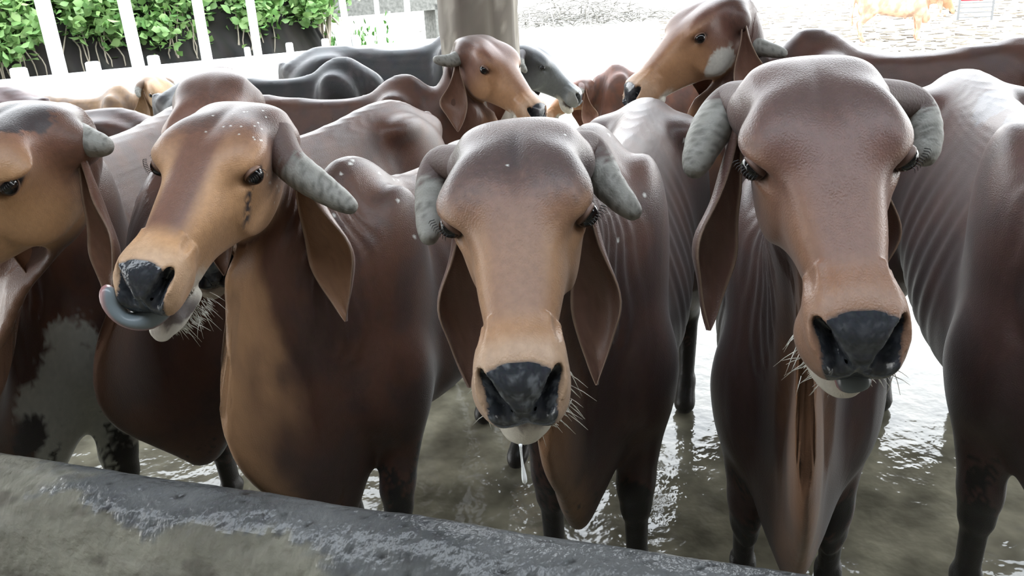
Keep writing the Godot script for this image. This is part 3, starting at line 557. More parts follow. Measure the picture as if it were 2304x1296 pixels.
var M := {}
var cow_count := 0
func cow(c: Dictionary) -> Node3D:
	var K: Dictionary = tmpl[c.get("res", "lo")]
	var root := Node3D.new()
	root.name = "cow" if cow_count == 0 else "cow_%03d" % cow_count
	cow_count += 1
	add_child(root)
	root.set_meta("label", c.label); root.set_meta("category", "cow")
	if c.has("group"): root.set_meta("group", c.group)
	root.position = Vector3(c.at.x, 0, c.at.y); root.rotation.y = deg_to_rad(c.yaw)
	var inv := root.transform.affine_inverse()
	var s: float = c.get("size", 0.93)
	var sh: float = c.get("head_size", 1.0)
	var fat: float = c.get("fat", 1.0)
	var sc := Vector3(s * fat, s, s)
	# target head frame in the cow's own space
	var TW := Transform3D(Basis.from_euler(Vector3(deg_to_rad(c.head_rot.x), deg_to_rad(c.head_rot.y), deg_to_rad(c.head_rot.z))), c.head_at)
	var T := inv * TW
	var Qh := T.basis.get_rotation_quaternion()
	var rest := Basis(Vector3.RIGHT, hy, hz)            # head axes in the rest pose
	var Q := Qh * rest.get_rotation_quaternion().inverse()   # turn of the head from rest
	var at := T * (Basis(Vector3.RIGHT, hy, hz).inverse() * (ATLAS - HEAD_O) * sh)
	var B := NECK_B * sc; var ab := ATLAS * sc
	var q1 := Quaternion((ab - B).normalized(), (at - B).normalized())
	# let the neck take a share of the head's turn
	var delta := at - (B + q1 * (ab - B))
	var q2 := Q * q1.inverse()
	var one := Quaternion.IDENTITY
	if q2.w < 0.0: q2 = -q2
	var V := PackedVector3Array(); V.resize(K.v.size())
	var C := PackedColorArray(); C.resize(K.v.size())
	var v: PackedVector3Array = K.v; var w1: PackedFloat32Array = K.w1; var w2: PackedFloat32Array = K.w2; var wl: PackedFloat32Array = K.wl; var hl: PackedVector3Array = K.hl
	var legs: Array = c.get("legs", [0.0, 0.0, 0.0, 0.0])   # swing of each leg along the body: fore +x, fore -x, hind +x, hind -x
	var jaw: float = c.get("jaw", 0.0); var deep: float = c.get("deep", 0.08); var fold: float = c.get("fold", 0.04)
	for i in v.size():
		var p := v[i]
		var pd := p     # deeper chest and a longer hanging fold, cow by cow
		if p.z < 0.80 and p.y < 1.05:
			pd.y -= deep * smoothstep(0.02, 0.40, p.y) * smoothstep(1.0, 0.62, p.y)
			pd.y -= fold * smoothstep(c.get("fold_wide", 0.15), 0.02, absf(p.x)) * smoothstep(0.40, 0.56, p.z) * smoothstep(0.95, 0.55, p.y)
		var x := pd * sc
		if p.y < 0.75 and p.z < 0.62:
			var k := (0 if p.z > 0.0 else 2) + (0 if p.x > 0.0 else 1)
			var f := smoothstep(0.75, 0.3, p.y) * smoothstep(0.0, 0.07, absf(p.x)) 
			if legs[k] != 0.0: x.z += legs[k] * f * (0.75 - p.y) * 1.4
		var a := w1[i]
		if a > 0.0:
			x = B + one.slerp(q1, a) * (x - B) + delta * wl[i]
			var b := w2[i]
			if b > 0.0:
				x = at + (one.slerp(q2, b) * (x - at)) * lerpf(1.0, sh / s, b)
		if jaw > 0.0 and hl[i].z > 0.28 and hl[i].y < -0.066:
			x -= T.basis.y * jaw * smoothstep(0.28, 0.42, hl[i].z) * smoothstep(-0.064, -0.074, hl[i].y)
		V[i] = x
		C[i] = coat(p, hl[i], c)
	# split off the bare nose skin
	var I := PackedInt32Array(); var NI := PackedInt32Array()
	var src: PackedInt32Array = K.i
	var padv := PackedByteArray(); padv.resize(v.size())
	for i in v.size(): padv[i] = 1 if hl[i].z > 0.40 and nose_pad(hl[i]) > 0.5 else 0
	for i in range(0, src.size(), 3):
		if padv[src[i]] + padv[src[i + 1]] + padv[src[i + 2]] == 3: NI.append_array(PackedInt32Array([src[i], src[i + 1], src[i + 2]]))
		else: I.append_array(PackedInt32Array([src[i], src[i + 1], src[i + 2]]))
	# ears belong to the body's mesh
	for e in c.ears:   # [side, hang, open, length, width, curl, bend] in world space
		var r := T * (Vector3(e[0] * 0.104, -0.050, 0.004) * sh)
		ear_mesh(V, I, C, r, inv.basis * e[1], inv.basis * e[2], e[3], e[4], e[5], inv.basis * e[6], c.base.lerp(c.dark, 0.35), c.base.lerp(c.dark, 0.35).lerp(c.tan, e[7] if e.size() > 7 else 0.1), e[0])
	part("body", root, V, I, C, M.hide)
	if NI.size():
		var nv := PackedVector3Array(); var map := {}; var ni := PackedInt32Array(); var nc := PackedColorArray()
		for k in NI:
			if not map.has(k):
				map[k] = nv.size(); nv.append(V[k])
				var g := noise.get_noise_3dv(hl[k] * 420.0)
				var g2 := noise2.get_noise_3dv(hl[k] * 45.0 + Vector3(c.seed, 0, 0))
				nc.append(lin(0.034, 0.037, 0.043).lerp(lin(0.16, 0.17, 0.18), c.get("nose_grey", 0.3) * smoothstep(0.0, 0.4, g2 + 0.3 * g)) * (1.0 + 0.3 * g))
			ni.append(map[k])
		part("nose", root, nv, ni, nc, M.nose)
	# eyes
	var lidm := mat(0.55, (c.base.lerp(c.tan, 0.25).lerp(c.dark, 0.45) as Color).linear_to_srgb())
	for sd in c.get("eyes", [1.0, -1.0]):
		var ec := Vector3(sd * 0.1050, 0.0205, 0.169)
		var sp := SphereMesh.new(); sp.radius = 0.0195 * sh; sp.height = 0.039 * sh; sp.radial_segments = 28; sp.rings = 16
		var o := MeshInstance3D.new(); o.name = "eye"; o.mesh = sp; o.material_override = M.eye; o.transform = Transform3D(T.basis, T * (ec * sh))
		root.add_child(o, true)
		var look := Vector3(sd * 0.75, 0.18, 0.64).normalized(); var along := Vector3(-sd * 0.64, 0, 0.75).normalized()
		for lid in [1.0, -1.0]:   # the lids close on the eye from above and below
			var hs := SphereMesh.new(); hs.radius = 0.0208 * sh; hs.height = 0.0208 * sh; hs.is_hemisphere = true; hs.radial_segments = 24; hs.rings = 8
			var lo := MeshInstance3D.new(); lo.name = "eyelid"; lo.mesh = hs; lo.material_override = lidm
			var ly: Vector3 = (Vector3(0, lid, 0) - look * (1.05 if lid > 0.0 else 1.15) + along * 0.25 * lid).normalized()
			var lx: Vector3 = ly.cross(along).normalized()
			lo.transform = Transform3D(Basis(lx, ly, lx.cross(ly)), Vector3.ZERO)
			o.add_child(lo, true)
		if c.get("res", "lo") == "hi":
			var LV := PackedVector3Array(); var LI := PackedInt32Array()
			for k in 9:   # lashes of the upper lid
				var f := k / 8.0 - 0.5
				var p0 := look * (0.0200 - 0.012 * f * f) + along * f * 0.032 + Vector3(0, 0.0095 - f * 0.008, 0)
				tube(LV, LI, PackedVector3Array([p0 * sh, (p0 + look * 0.007 + along * f * 0.004) * sh, (p0 + look * 0.010 + along * f * 0.008 + Vector3(0, -0.006, 0)) * sh]), PackedFloat32Array([0.0009, 0.0008, 0.0003]), 4)
			part("eyelashes", o, LV, LI, PackedColorArray(), M.black)
	for hn in c.horns:
		var ctl := []
		for q in hn[1]:   # a control point is in head space, or a photo pixel with its depth
			ctl.append(q if absf(q.x) < 2.0 else TW.affine_inverse() * at_depth(q.x, q.y, q.z) / sh)
		hn = hn.duplicate(); hn[1] = ctl
		horn_part(root, Transform3D(T.basis * sh, T.origin), hn[1], hn[0], c, hn[2], hn[3] if hn.size() > 3 else 1.0)
	if c.get("res", "lo") == "hi":
		whiskers(root, Transform3D(T.basis * sh, T.origin), c)
	if c.has("tongue"):   # a flattened tube: upper side blue-grey, under side pink
		var V2 := PackedVector3Array(); var I2 := PackedInt32Array(); var C2 := PackedColorArray()
		var pts := curve(c.tongue.path, 20)
		var rr := PackedFloat32Array()
		for i in 20: rr.append(c.tongue.r * sqrt(clampf(1.0 - pow(maxf(i / 19.0 - 0.6, 0.0) / 0.42, 2), 0.02, 1.0)))
		tube(V2, I2, pts, rr, 20)
		for i in V2.size():
			var k := mini(i / 20, 19)
			var off := V2[i] - pts[k]
			var fl: Vector3 = c.tongue.flat
			V2[i] -= fl * off.dot(fl) * 0.4
			C2.append(lin(0.36, 0.19, 0.19).lerp(c.tongue.get("grey", lin(0.20, 0.24, 0.26)), smoothstep(0.05, 0.55, off.dot(c.tongue.up) / rr[k])))
		var tg := part("tongue", root, V2, I2, C2, M.tongue, Transform3D(T.basis * sh, T.origin))
		tg.set_meta("label", c.tongue.label)
	if c.has("drool"):
		var V3 := PackedVector3Array(); var I3 := PackedInt32Array()
		tube(V3, I3, curve([inv * c.drool, inv * (c.drool + Vector3(0.0005, -0.02, 0)), inv * (c.drool + Vector3(0.002, -0.045, 0)), inv * (c.drool + Vector3(0.003, -0.062, 0))], 12), PackedFloat32Array([0.0026, 0.002, 0.0018, 0.0016, 0.0016, 0.0018, 0.0024, 0.0032, 0.0038, 0.004, 0.0034, 0.001]), 8)
		part("drool", root, V3, I3, PackedColorArray(), M.drool).set_meta("label", "white strand of drool")
	if c.has("report"):
		var line := ""
		for q in [["eye+", Vector3(0.118, .018, .158)], ["eye-", Vector3(-0.118, .018, .158)], ["nos+", Vector3(.047, .005, .458)], ["nos-", Vector3(-.047, .005, .458)]]:
			line += q[0] + pix(TW * (q[1] * sh)) + "  "
		for q in [["hump", Vector3(0, 1.24, 0.35)], ["hip+", Vector3(.2, 1.17, -.45)], ["hip-", Vector3(-.2, 1.17, -.45)], ["rump", Vector3(0, 1.19, -.55)], ["foot+", Vector3(.13, 0, .45)], ["foot-", Vector3(-.13, 0, .45)], ["knee+", Vector3(.13, .4, .45)], ["knee-", Vector3(-.13, .4, .45)]]:
			line += q[0] + pix(root.transform * (q[1] * sc)) + "  "
		print(c.report, " ", line)
	return root

func whiskers(root: Node3D, T: Transform3D, c: Dictionary) -> void:
	var rng := RandomNumberGenerator.new(); rng.seed = int(c.seed) + 5
	var V := PackedVector3Array(); var I := PackedInt32Array()
	for k in 330:
		var fringe := k >= 70
		var a := rng.randf_range(-1.0, 1.0)
		var z := rng.randf_range(0.38, 0.465)
		var low := rng.randf() < 0.75 or fringe
		var p := Vector3(a * 0.052 * sqrt(clampf(1.15 - pow((z - 0.41) / 0.065, 2), 0.05, 1.0)), -0.098 if low else rng.randf_range(-0.085, -0.05), z)
		if low: p.y = -0.087 - 0.022 * sqrt(clampf(1.0 - pow(a * 0.9, 2) - pow((z - 0.41) / 0.065, 2), 0.0, 1.0))
		else: p.x = signf(a) * 0.062
		var L := rng.randf_range(0.005, 0.013) if fringe else rng.randf_range(0.014, 0.045)
		var d := Vector3(a * 0.8 + rng.randf_range(-.25, .25), -0.8 if low else -0.2, rng.randf_range(-0.1, 0.5)).normalized()
		tube(V, I, PackedVector3Array([p - d * 0.004, p + d * L * 0.5, p + d * L + Vector3(0, -0.2 * L, 0)]), PackedFloat32Array([0.0008, 0.0006, 0.00025]), 3)
	var o := part("whiskers", root, V, I, PackedColorArray(), M.whisker, T.translated_local(Vector3(0, -c.get("jaw", 0.0), 0)))
	o.set_meta("kind", "stuff")

const FOC := 1900.0
func pix(p: Vector3) -> String:
	var q := cam.global_transform.affine_inverse() * p
	return "(%d, %d) d=%.2f" % [1152 + FOC * q.x / -q.z, 648 - FOC * q.y / -q.z, -q.z]
# the direction of a photo pixel, met with a level plane or taken at a depth along the view
func at_depth(px: float, py: float, depth: float) -> Vector3:
	return cam.global_transform * (Vector3((px - 1152) / FOC, -(py - 648) / FOC, -1.0) * depth)
func at_height(px: float, py: float, y: float) -> Vector3:
	var d := cam.global_basis * Vector3((px - 1152) / FOC, -(py - 648) / FOC, -1.0)
	return cam.position + d * ((y - cam.position.y) / d.y)
# ---------------------------------------------------------------- cow template: one signed distance field, meshed as surface nets
const HEAD_O := Vector3(0, 1.19, 0.945)          # poll of the skull in the rest pose
const ATLAS := Vector3(0, 1.13, 0.90)            # joint of neck and head
const NECK_B := Vector3(0, 1.00, 0.42)           # joint of neck and shoulder
var hz := Vector3(0, -0.766, 0.643)              # along the face, poll to muzzle
var hy := Vector3(0, 0.643, 0.766)               # out of the forehead
var prims: Array = []
var HT := PackedFloat32Array()                   # head profile table: top, bottom, top width, bottom width
var TT := PackedFloat32Array()                   # trunk profile table
const HN := 64
const TN := 64

func spline(keys: Array, col: int, z: float) -> float:
	var n := keys.size()
	if z <= keys[0][0]: return keys[0][col]
	if z >= keys[n - 1][0]: return keys[n - 1][col]
	var i := 0
	while keys[i + 1][0] < z: i += 1
	var a: float = keys[maxi(i - 1, 0)][col]; var b: float = keys[i][col]; var c: float = keys[i + 1][col]; var d: float = keys[mini(i + 2, n - 1)][col]
	var z0: float = keys[maxi(i - 1, 0)][0]; var z1: float = keys[i][0]; var z2: float = keys[i + 1][0]; var z3: float = keys[mini(i + 2, n - 1)][0]
	var m1 := (c - a) / maxf(z2 - z0, 1e-4); var m2 := (d - b) / maxf(z3 - z1, 1e-4)
	var h := z2 - z1; var t := (z - z1) / h
	return (2 * t ** 3 - 3 * t * t + 1) * b + (t ** 3 - 2 * t * t + t) * h * m1 + (-2 * t ** 3 + 3 * t * t) * c + (t ** 3 - t * t) * h * m2

const HZ0 := -0.09
const HZ1 := 0.475
const TZ0 := -0.80
const TZ1 := 0.64
func make_tables() -> void:
	var hk := [  # z, top, bottom, half width above, half width below
		[-0.09, -0.035, -0.085, 0.050, 0.035], [-0.05, 0.014, -0.115, 0.086, 0.050], [0.0, 0.048, -0.135, 0.110, 0.062], [0.05, 0.068, -0.155, 0.120, 0.070],
		[0.11, 0.074, -0.168, 0.118, 0.074], [0.158, 0.074, -0.166, 0.114, 0.072], [0.217, 0.066, -0.148, 0.100, 0.066], [0.28, 0.056, -0.120, 0.084, 0.057],
		[0.33, 0.050, -0.102, 0.071, 0.048], [0.37, 0.047, -0.090, 0.063, 0.042], [0.41, 0.045, -0.080, 0.062, 0.042], [0.44, 0.036, -0.074, 0.064, 0.044], [0.46, 0.022, -0.068, 0.062, 0.044], [0.475, -0.004, -0.060, 0.052, 0.040]]
	for i in HN:
		var z := lerpf(HZ0, HZ1, i / float(HN - 1))
		for c in [1, 2, 3, 4]: HT.append(spline(hk, c, z))
	var tk := [  # z, top, bottom, half width above, half width below
		[-0.80, 1.02, 0.86, 0.05, 0.05], [-0.72, 1.12, 0.74, 0.12, 0.15], [-0.58, 1.185, 0.70, 0.15, 0.20], [-0.42, 1.19, 0.66, 0.14, 0.235], [-0.22, 1.165, 0.60, 0.125, 0.255],
		[0.0, 1.15, 0.555, 0.125, 0.265], [0.18, 1.165, 0.535, 0.12, 0.25], [0.34, 1.19, 0.55, 0.10, 0.215], [0.46, 1.15, 0.57, 0.09, 0.18], [0.56, 1.07, 0.60, 0.08, 0.14], [0.64, 0.96, 0.68, 0.05, 0.08]]
	for i in TN:
		var z := lerpf(TZ0, TZ1, i / float(TN - 1))
		for c in [1, 2, 3, 4]: TT.append(spline(tk, c, z))

func loft(T: PackedFloat32Array, n: int, z0: float, z1: float, x: float, y: float, z: float, ex: float) -> float:
	var f := clampf((z - z0) / (z1 - z0), 0.0, 1.0) * (n - 1)
	var i := mini(int(f), n - 2)
	var t := f - i
	var b := i * 4
	var top := T[b] + (T[b + 4] - T[b]) * t
	var bot := T[b + 1] + (T[b + 5] - T[b + 1]) * t
	var wt := T[b + 2] + (T[b + 6] - T[b + 2]) * t
	var wb := T[b + 3] + (T[b + 7] - T[b + 3]) * t
	var ry := (top - bot) * 0.5
	var v := (y - (top + bot) * 0.5) / ry
	var w := wb + (wt - wb) * smoothstep(-0.8, 0.8, v)
	var u := x / w
	var r := pow(pow(u, ex) + pow(absf(v), ex), 1.0 / ex)
	var d := (r - 1.0) * minf(w, ry)
	if r > 1.0:   # nearer the true distance outside
		d = (r - 1.0) / r * sqrt(x * x + (v * ry) ** 2) if r > 1.0 else d
	var over := maxf(z0 - z, z - z1)
	if over > 0.0:
		d = sqrt(maxf(d, 0.0) ** 2 + over * over) if d > -0.02 else over
		if d < over: d = over
	return d

# primitives: [kind, blend, head_local, ...]
# kind 0 trunk, 1 head, 2 ellipsoid (centre, radii, tilt about x), 3 round cone (a, b, ra, rb, squash of x)
func P_ell(k: float, hl: bool, c: Vector3, r: Vector3, tilt := 0.0, yaw := 0.0, sub := false) -> void:
	prims.append([2, k, hl, c, r, Basis.from_euler(Vector3(tilt, yaw, 0)).inverse(), minf(r.x, minf(r.y, r.z)), sub])
func P_cone(k: float, hl: bool, a: Vector3, b: Vector3, ra: float, rb: float, sx := 1.0, sub := false) -> void:
	var A := Vector3(a.x * sx, a.y, a.z); var B := Vector3(b.x * sx, b.y, b.z)
	prims.append([3, k, hl, A, B - A, ra, rb - ra, sx, sub, (B - A).length_squared()])

func make_prims() -> void:
	prims = []
	prims.append([0, 0.0, false])
	P_ell(0.09, false, Vector3(0, 1.15, 0.35), Vector3(0.065, 0.10, 0.12), -0.3)                  # hump
	P_ell(0.07, false, Vector3(0.135, 0.93, 0.36), Vector3(0.075, 0.25, 0.13), -0.25)             # shoulder blade
	P_ell(0.06, false, Vector3(0.15, 0.72, 0.46), Vector3(0.075, 0.12, 0.11))                     # point of the shoulder
	P_ell(0.09, false, Vector3(0.150, 1.100, -0.45), Vector3(0.058, 0.042, 0.080))                 # hip bone
	P_ell(0.08, false, Vector3(0.080, 1.05, -0.73), Vector3(0.045, 0.05, 0.06))                   # pin bone
	P_ell(0.07, false, Vector3(0.145, 0.84, -0.58), Vector3(0.095, 0.27, 0.17), 0.15)             # thigh
	P_cone(0.07, false, Vector3(0.14, 0.72, 0.40), Vector3(0.13, 0.43, 0.44), 0.095, 0.052)       # forearm
	P_cone(0.03, false, Vector3(0.13, 0.43, 0.44), Vector3(0.13, 0.36, 0.44), 0.050, 0.044)       # knee
	P_cone(0.03, false, Vector3(0.13, 0.36, 0.44), Vector3(0.13, 0.11, 0.43), 0.036, 0.032)
	P_cone(0.03, false, Vector3(0.13, 0.11, 0.43), Vector3(0.13, 0.035, 0.46), 0.038, 0.046)
	P_cone(0.07, false, Vector3(0.16, 0.70, -0.47), Vector3(0.15, 0.46, -0.69), 0.095, 0.045)     # gaskin
	P_cone(0.03, false, Vector3(0.15, 0.47, -0.71), Vector3(0.15, 0.12, -0.65), 0.044, 0.033)
	P_cone(0.03, false, Vector3(0.15, 0.12, -0.65), Vector3(0.15, 0.035, -0.61), 0.038, 0.046)
	P_cone(0.06, false, Vector3(0, 1.08, -0.80), Vector3(0, 0.62, -0.86), 0.030, 0.016)           # tail
	P_cone(0.03, false, Vector3(0, 0.62, -0.86), Vector3(0, 0.45, -0.85), 0.018, 0.035)
	P_cone(0.12, false, Vector3(0, 0.98, 0.42), Vector3(0, 1.09, 0.86), 0.19, 0.115, 1.45)        # neck
	P_cone(0.06, false, Vector3(0, 0.90, 0.55), Vector3(0, 1.02, 0.84), 0.10, 0.065, 1.3)         # throat
	P_cone(0.05, false, Vector3(0, 0.97, 0.86), Vector3(0, 0.74, 0.70), 0.035, 0.085, 2.6)         # dewlap
	P_cone(0.05, false, Vector3(0, 0.74, 0.70), Vector3(0, 0.53, 0.58), 0.085, 0.075, 2.2)
	P_ell(0.08, false, Vector3(0, 0.62, 0.54), Vector3(0.10, 0.13, 0.12))                         # brisket
	prims.append([1, 0.07, true])
	P_ell(0.07, true, Vector3(0.092, 0.036, 0.125), Vector3(0.032, 0.028, 0.052), 0, 0.2)         # brow
	P_ell(0.05, true, Vector3(0.078, -0.075, 0.14), Vector3(0.024, 0.080, 0.085))                 # cheek
	P_ell(0.04, true, Vector3(0.0, -0.014, 0.420), Vector3(0.075, 0.052, 0.056))                  # muzzle
	P_ell(0.025, true, Vector3(0.040, -0.034, 0.436), Vector3(0.036, 0.034, 0.044))               # upper lip
	P_ell(0.008, true, Vector3(0.0, -0.088, 0.422), Vector3(0.056, 0.027, 0.062), 0.10)           # chin
	P_cone(0.06, true, Vector3(0.080, -0.020, 0.004), Vector3(0.110, -0.034, 0.010), 0.042, 0.032) # horn bud
	P_ell(0.03, true, Vector3(0.098, -0.055, 0.00), Vector3(0.030, 0.035, 0.030))                 # ear root

func head_xyz(x: float, y: float, z: float) -> Vector3:
	var dy := y - HEAD_O.y; var dz := z - HEAD_O.z
	return Vector3(x, dy * hy.y + dz * hy.z, dy * hz.y + dz * hz.z)

func d_prim(p: Array, x: float, y: float, z: float, hp: Vector3) -> float:
	match p[0]:
		0: return loft(TT, TN, TZ0, TZ1, x, y, z, 2.2)
		1: return loft(HT, HN, HZ0, HZ1, hp.x, hp.y, hp.z, 2.5)
		2:
			var q: Vector3 = hp if p[2] else Vector3(x, y, z)
			q = p[5] * (q - p[3])
			var r: Vector3 = p[4]
			q /= r
			var l := q.length()
			var g := (q / r).length()
			return l * (l - 1.0) / maxf(g, 1e-4) if l > 0.3 else -float(p[6]) * (1.0 - l)
		_:
			var q: Vector3 = hp if p[2] else Vector3(x, y, z)
			q.x *= p[7]
			q -= p[3]
			var ab: Vector3 = p[4]
			var t := clampf(q.dot(ab) / float(p[9]), 0.0, 1.0)
			var d := (q - ab * t).length() - (float(p[5]) + float(p[6]) * t)
			return d / float(p[7]) if d < 0.0 else d * (0.6 + 0.4 / float(p[7]))

func field(list: PackedInt32Array, x: float, y: float, z: float) -> float:
	x = absf(x)
	var hp := head_xyz(x, y, z)
	var d := 10.0
	var head := false
	for i in list:
		var p: Array = prims[i]
		var e := d_prim(p, x, y, z, hp)
		var k: float = p[1]
		if p[0] == 1: head = true
		var h := k - absf(d - e)
		d = minf(d, e)
		if h > 0.0: d -= h * h / (4.0 * k)
	if d < 0.03:
		if head: d += carve(hp)
		if z > 0.36 and z < 0.90 and hp.z < 0.05:   # folds of loose skin round the neck
			var s := side_of(y, z)
			var u := s + 0.05 * sin(y * 9.0) + 0.012 * sin(y * 31.0)
			d += 0.0048 * sin(u * 165.0) * smoothstep(-0.48, -0.36, s) * smoothstep(-0.02, -0.12, s) * smoothstep(0.03, 0.09, x) * smoothstep(0.62, 0.75, y)
		elif z < 0.22 and z > -0.38:                # ribs
			d += 0.0035 * sin((z - 0.25 * y) * 75.0) * smoothstep(-0.38, -0.28, z) * smoothstep(0.22, 0.1, z) * smoothstep(0.1, 0.2, x) * smoothstep(0.58, 0.7, y) * smoothstep(1.12, 1.0, y)
	return d

func bump(p: Vector3, c: Vector3, s: Vector3, a: float) -> float:
	var q := (p - c) / s
	var r := q.length_squared()
	return 0.0 if r > 9.0 else a * exp(-0.5 * r)

func carve(p: Vector3) -> float:
	var d := 0.0
	if p.z > 0.35:
		var dn := nostril(p)
		d += 0.040 * exp(-0.5 * pow(dn / 0.0066, 2.0)) * smoothstep(0.42, 0.435, p.z)                                      # nostril
		d -= 0.006 * exp(-0.5 * pow((dn - 0.018) / 0.006, 2.0)) * smoothstep(0.035, 0.05, p.x)  # wing of the nostril
		d += bump(p, Vector3(0.0, -0.03, 0.486), Vector3(0.004, 0.030, 0.02), 0.003)
		# the mouth: a groove between the lips
		var my := -0.064 - 0.015 * clampf((0.46 - p.z) / 0.1, 0.0, 1.0)
		d += 0.012 * exp(-0.5 * ((p.y - my) / 0.0045) ** 2) * smoothstep(0.35, 0.40, p.z)
	elif p.z < 0.30:
		d += bump(p, Vector3(0.118, 0.022, 0.180), Vector3(0.022, 0.012, 0.019), 0.016)      # eye socket
		d -= bump(p, Vector3(0.126, 0.036, 0.152), Vector3(0.022, 0.009, 0.032), 0.011)      # upper lid
		d -= bump(p, Vector3(0.112, 0.000, 0.180), Vector3(0.020, 0.006, 0.022), 0.004)     # lower lid
		d += bump(p, Vector3(0.124, 0.012, 0.078), Vector3(0.02, 0.026, 0.020), 0.005)       # temple
		d += bump(p, Vector3(0.0, 0.078, 0.05), Vector3(0.012, 0.03, 0.05), 0.005)           # forehead groove
		d += bump(p, Vector3(0.095, 0.015, 0.235), Vector3(0.02, 0.022, 0.035), 0.006)       # below the eye
	return d

# one region of the field as surface nets; keep decides which cells count
var V_out := PackedVector3Array()
var I_out := PackedInt32Array()
var gvals := PackedFloat32Array()
var gcells := PackedInt32Array()
var gnx := 0
var gny := 0
var gnz := 0
var gh := 0.0
var glo := Vector3.ZERO
func mesh_region(lo: Vector3, hi: Vector3, h: float, side: int) -> void:
	# x starts at zero: the cow is symmetric and the other half is mirrored
	gh = h; glo = Vector3(0, lo.y, lo.z)
	gnx = int(ceil(hi.x / h)) + 1; gny = int(ceil((hi.y - lo.y) / h)) + 1; gnz = int(ceil((hi.z - lo.z) / h)) + 1
	gvals.resize(gnx * gny * gnz); gvals.fill(99.0)
	gcells.clear()
	var all := PackedInt32Array(range(prims.size()))
	var B := 16
	for bx in range(0, gnx, B):
		for by in range(0, gny, B):
			for bz in range(0, gnz, B):
				walk(bx, by, bz, B, all, side)
	# vertices
	var vid := {}
	var n_before := V_out.size()
	var sx := gny * gnz
	var C := PackedVector3Array([Vector3(0, 0, 0), Vector3(1, 0, 0), Vector3(0, 1, 0), Vector3(1, 1, 0), Vector3(0, 0, 1), Vector3(1, 0, 1), Vector3(0, 1, 1), Vector3(1, 1, 1)])
	var off := PackedInt32Array([0, sx, gnz, sx + gnz, 1, sx + 1, gnz + 1, sx + gnz + 1])
	var E := PackedInt32Array([0, 1, 2, 3, 4, 5, 6, 7, 0, 2, 1, 3, 4, 6, 5, 7, 0, 4, 1, 5, 2, 6, 3, 7])
	var vv := PackedFloat32Array(); vv.resize(8)
	for c in gcells:
		var s := 0
		for q in 8:
			var f := gvals[c + off[q]]
			vv[q] = f
			if f < 0.0: s += 1
		if s == 0 or s == 8: continue
		var sum := Vector3.ZERO; var m := 0
		for e in 12:
			var a := E[e * 2]; var b := E[e * 2 + 1]
			var fa := vv[a]; var fb := vv[b]
			if (fa < 0.0) != (fb < 0.0):
				sum += C[a].lerp(C[b], fa / (fa - fb)); m += 1
		var ix := c / sx; var iy := (c % sx) / gnz; var iz := c % gnz
		vid[c] = V_out.size()
		V_out.append(glo + (Vector3(ix, iy, iz) + sum / m) * h)
	# quads
	var half := PackedInt32Array()
	for c in vid:
		var ix: int = c / sx; var iy: int = (c % sx) / gnz; var iz: int = c % gnz
		var f0 := gvals[c] < 0.0
		if iy > 0 and iz > 0 and f0 != (gvals[c + sx] < 0.0): quad(half, vid, c, c - gnz, c - gnz - 1, c - 1, f0)
		if ix > 0 and iz > 0 and f0 != (gvals[c + gnz] < 0.0): quad(half, vid, c, c - 1, c - sx - 1, c - sx, f0)
		if ix > 0 and iy > 0 and f0 != (gvals[c + 1] < 0.0): quad(half, vid, c, c - sx, c - sx - gnz, c - gnz, f0)
	# mirror: vertices of the first layer of cells bridge across x = 0
	var n := V_out.size() - n_before
	for i in n:
		var v := V_out[n_before + i]
		V_out.append(Vector3(-v.x, v.y, v.z))
	for i in range(0, half.size(), 3):
		I_out.append_array(PackedInt32Array([half[i], half[i + 1], half[i + 2], half[i] + n, half[i + 2] + n, half[i + 1] + n]))
	for c in vid:
		if c / sx != 0: continue
		var iy: int = (c % sx) / gnz; var iz: int = c % gnz
		var f0 := gvals[c] < 0.0
		# edges on the plane x = 0 along y and z: two cells this side, two mirrored
		if iz > 0 and f0 != (gvals[c + gnz] < 0.0) and vid.has(c - 1): bridge(vid[c], vid[c - 1], n, f0)
		if iy > 0 and f0 != (gvals[c + 1] < 0.0) and vid.has(c - gnz): bridge(vid[c], vid[c - gnz], n, not f0)

func bridge(a: int, b: int, n: int, flip: bool) -> void:
	if flip: I_out.append_array(PackedInt32Array([a, b, b + n, a, b + n, a + n]))
	else: I_out.append_array(PackedInt32Array([a, b + n, b, a, a + n, b + n]))

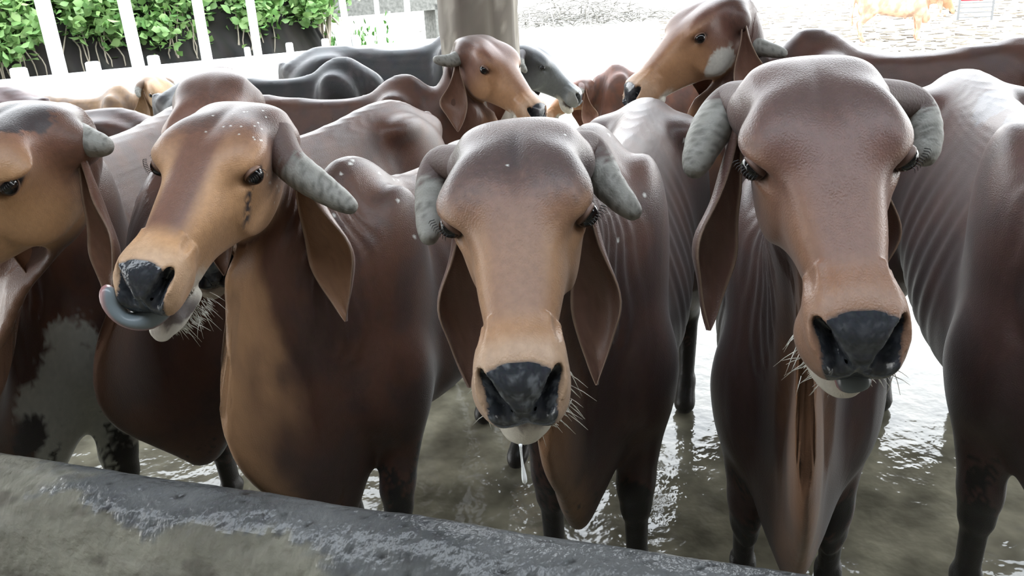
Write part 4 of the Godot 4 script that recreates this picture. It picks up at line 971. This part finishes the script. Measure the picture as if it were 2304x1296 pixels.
func quad(to: PackedInt32Array, vid: Dictionary, a: int, b: int, c: int, d: int, flip: bool) -> void:
	if not (vid.has(b) and vid.has(c) and vid.has(d)): return
	var A: int = vid[a]; var B: int = vid[b]; var C: int = vid[c]; var D: int = vid[d]
	if flip: to.append_array(PackedInt32Array([A, B, C, A, C, D]))
	else: to.append_array(PackedInt32Array([A, C, B, A, D, C]))

func side_of(y: float, z: float) -> float:      # along the neck, zero at the joint with the head
	return (y - ATLAS.y) * 0.26 + (z - ATLAS.z) * 0.966

func walk(ix: int, iy: int, iz: int, n: int, list: PackedInt32Array, side: int) -> void:
	if ix >= gnx - 1 or iy >= gny - 1 or iz >= gnz - 1: return
	var half := n * gh * 0.5
	var cx := glo.x + ix * gh + half; var cy := glo.y + iy * gh + half; var cz := glo.z + iz * gh + half
	var rad := half * 1.733
	var s := side_of(cy, cz)
	if side < 0 and s - rad > -0.015: return
	if side > 0 and s + rad < -0.055: return
	var hp := head_xyz(cx, cy, cz)
	var ds := PackedFloat32Array(); var dm := 99.0
	for i in list:
		var e := d_prim(prims[i], cx, cy, cz, hp)
		ds.append(e)
		dm = minf(dm, e)
	if dm > rad * 1.25 + 0.04: return
	if dm < -(rad * 1.9 + 0.06) : return
	var sub := PackedInt32Array()
	for i in list.size():
		if ds[i] < maxf(dm, 0.0) + rad * 2.6 + float(prims[list[i]][1]) + 0.01: sub.append(list[i])
	if n > 4:
		var m := n / 2
		for a in 2:
			for b in 2:
				for c in 2:
					walk(ix + a * m, iy + b * m, iz + c * m, m, sub, side)
		return
	# leaf block: fill the corners
	var ex := mini(ix + n, gnx - 1); var ey := mini(iy + n, gny - 1); var ez := mini(iz + n, gnz - 1)
	var df := field(sub, cx, cy, cz)
	if absf(df) > rad * 1.5 + 0.012: return
	for a in range(ix, ex + 1):
		for b in range(iy, ey + 1):
			var row := (a * gny + b) * gnz
			for c in range(iz, ez + 1):
				if gvals[row + c] > 90.0:
					gvals[row + c] = field(sub, glo.x + a * gh, glo.y + b * gh, glo.z + c * gh)
	for a in range(ix, ex):
		for b in range(iy, ey):
			var row := (a * gny + b) * gnz
			for c in range(iz, ez):
				gcells.append(row + c)
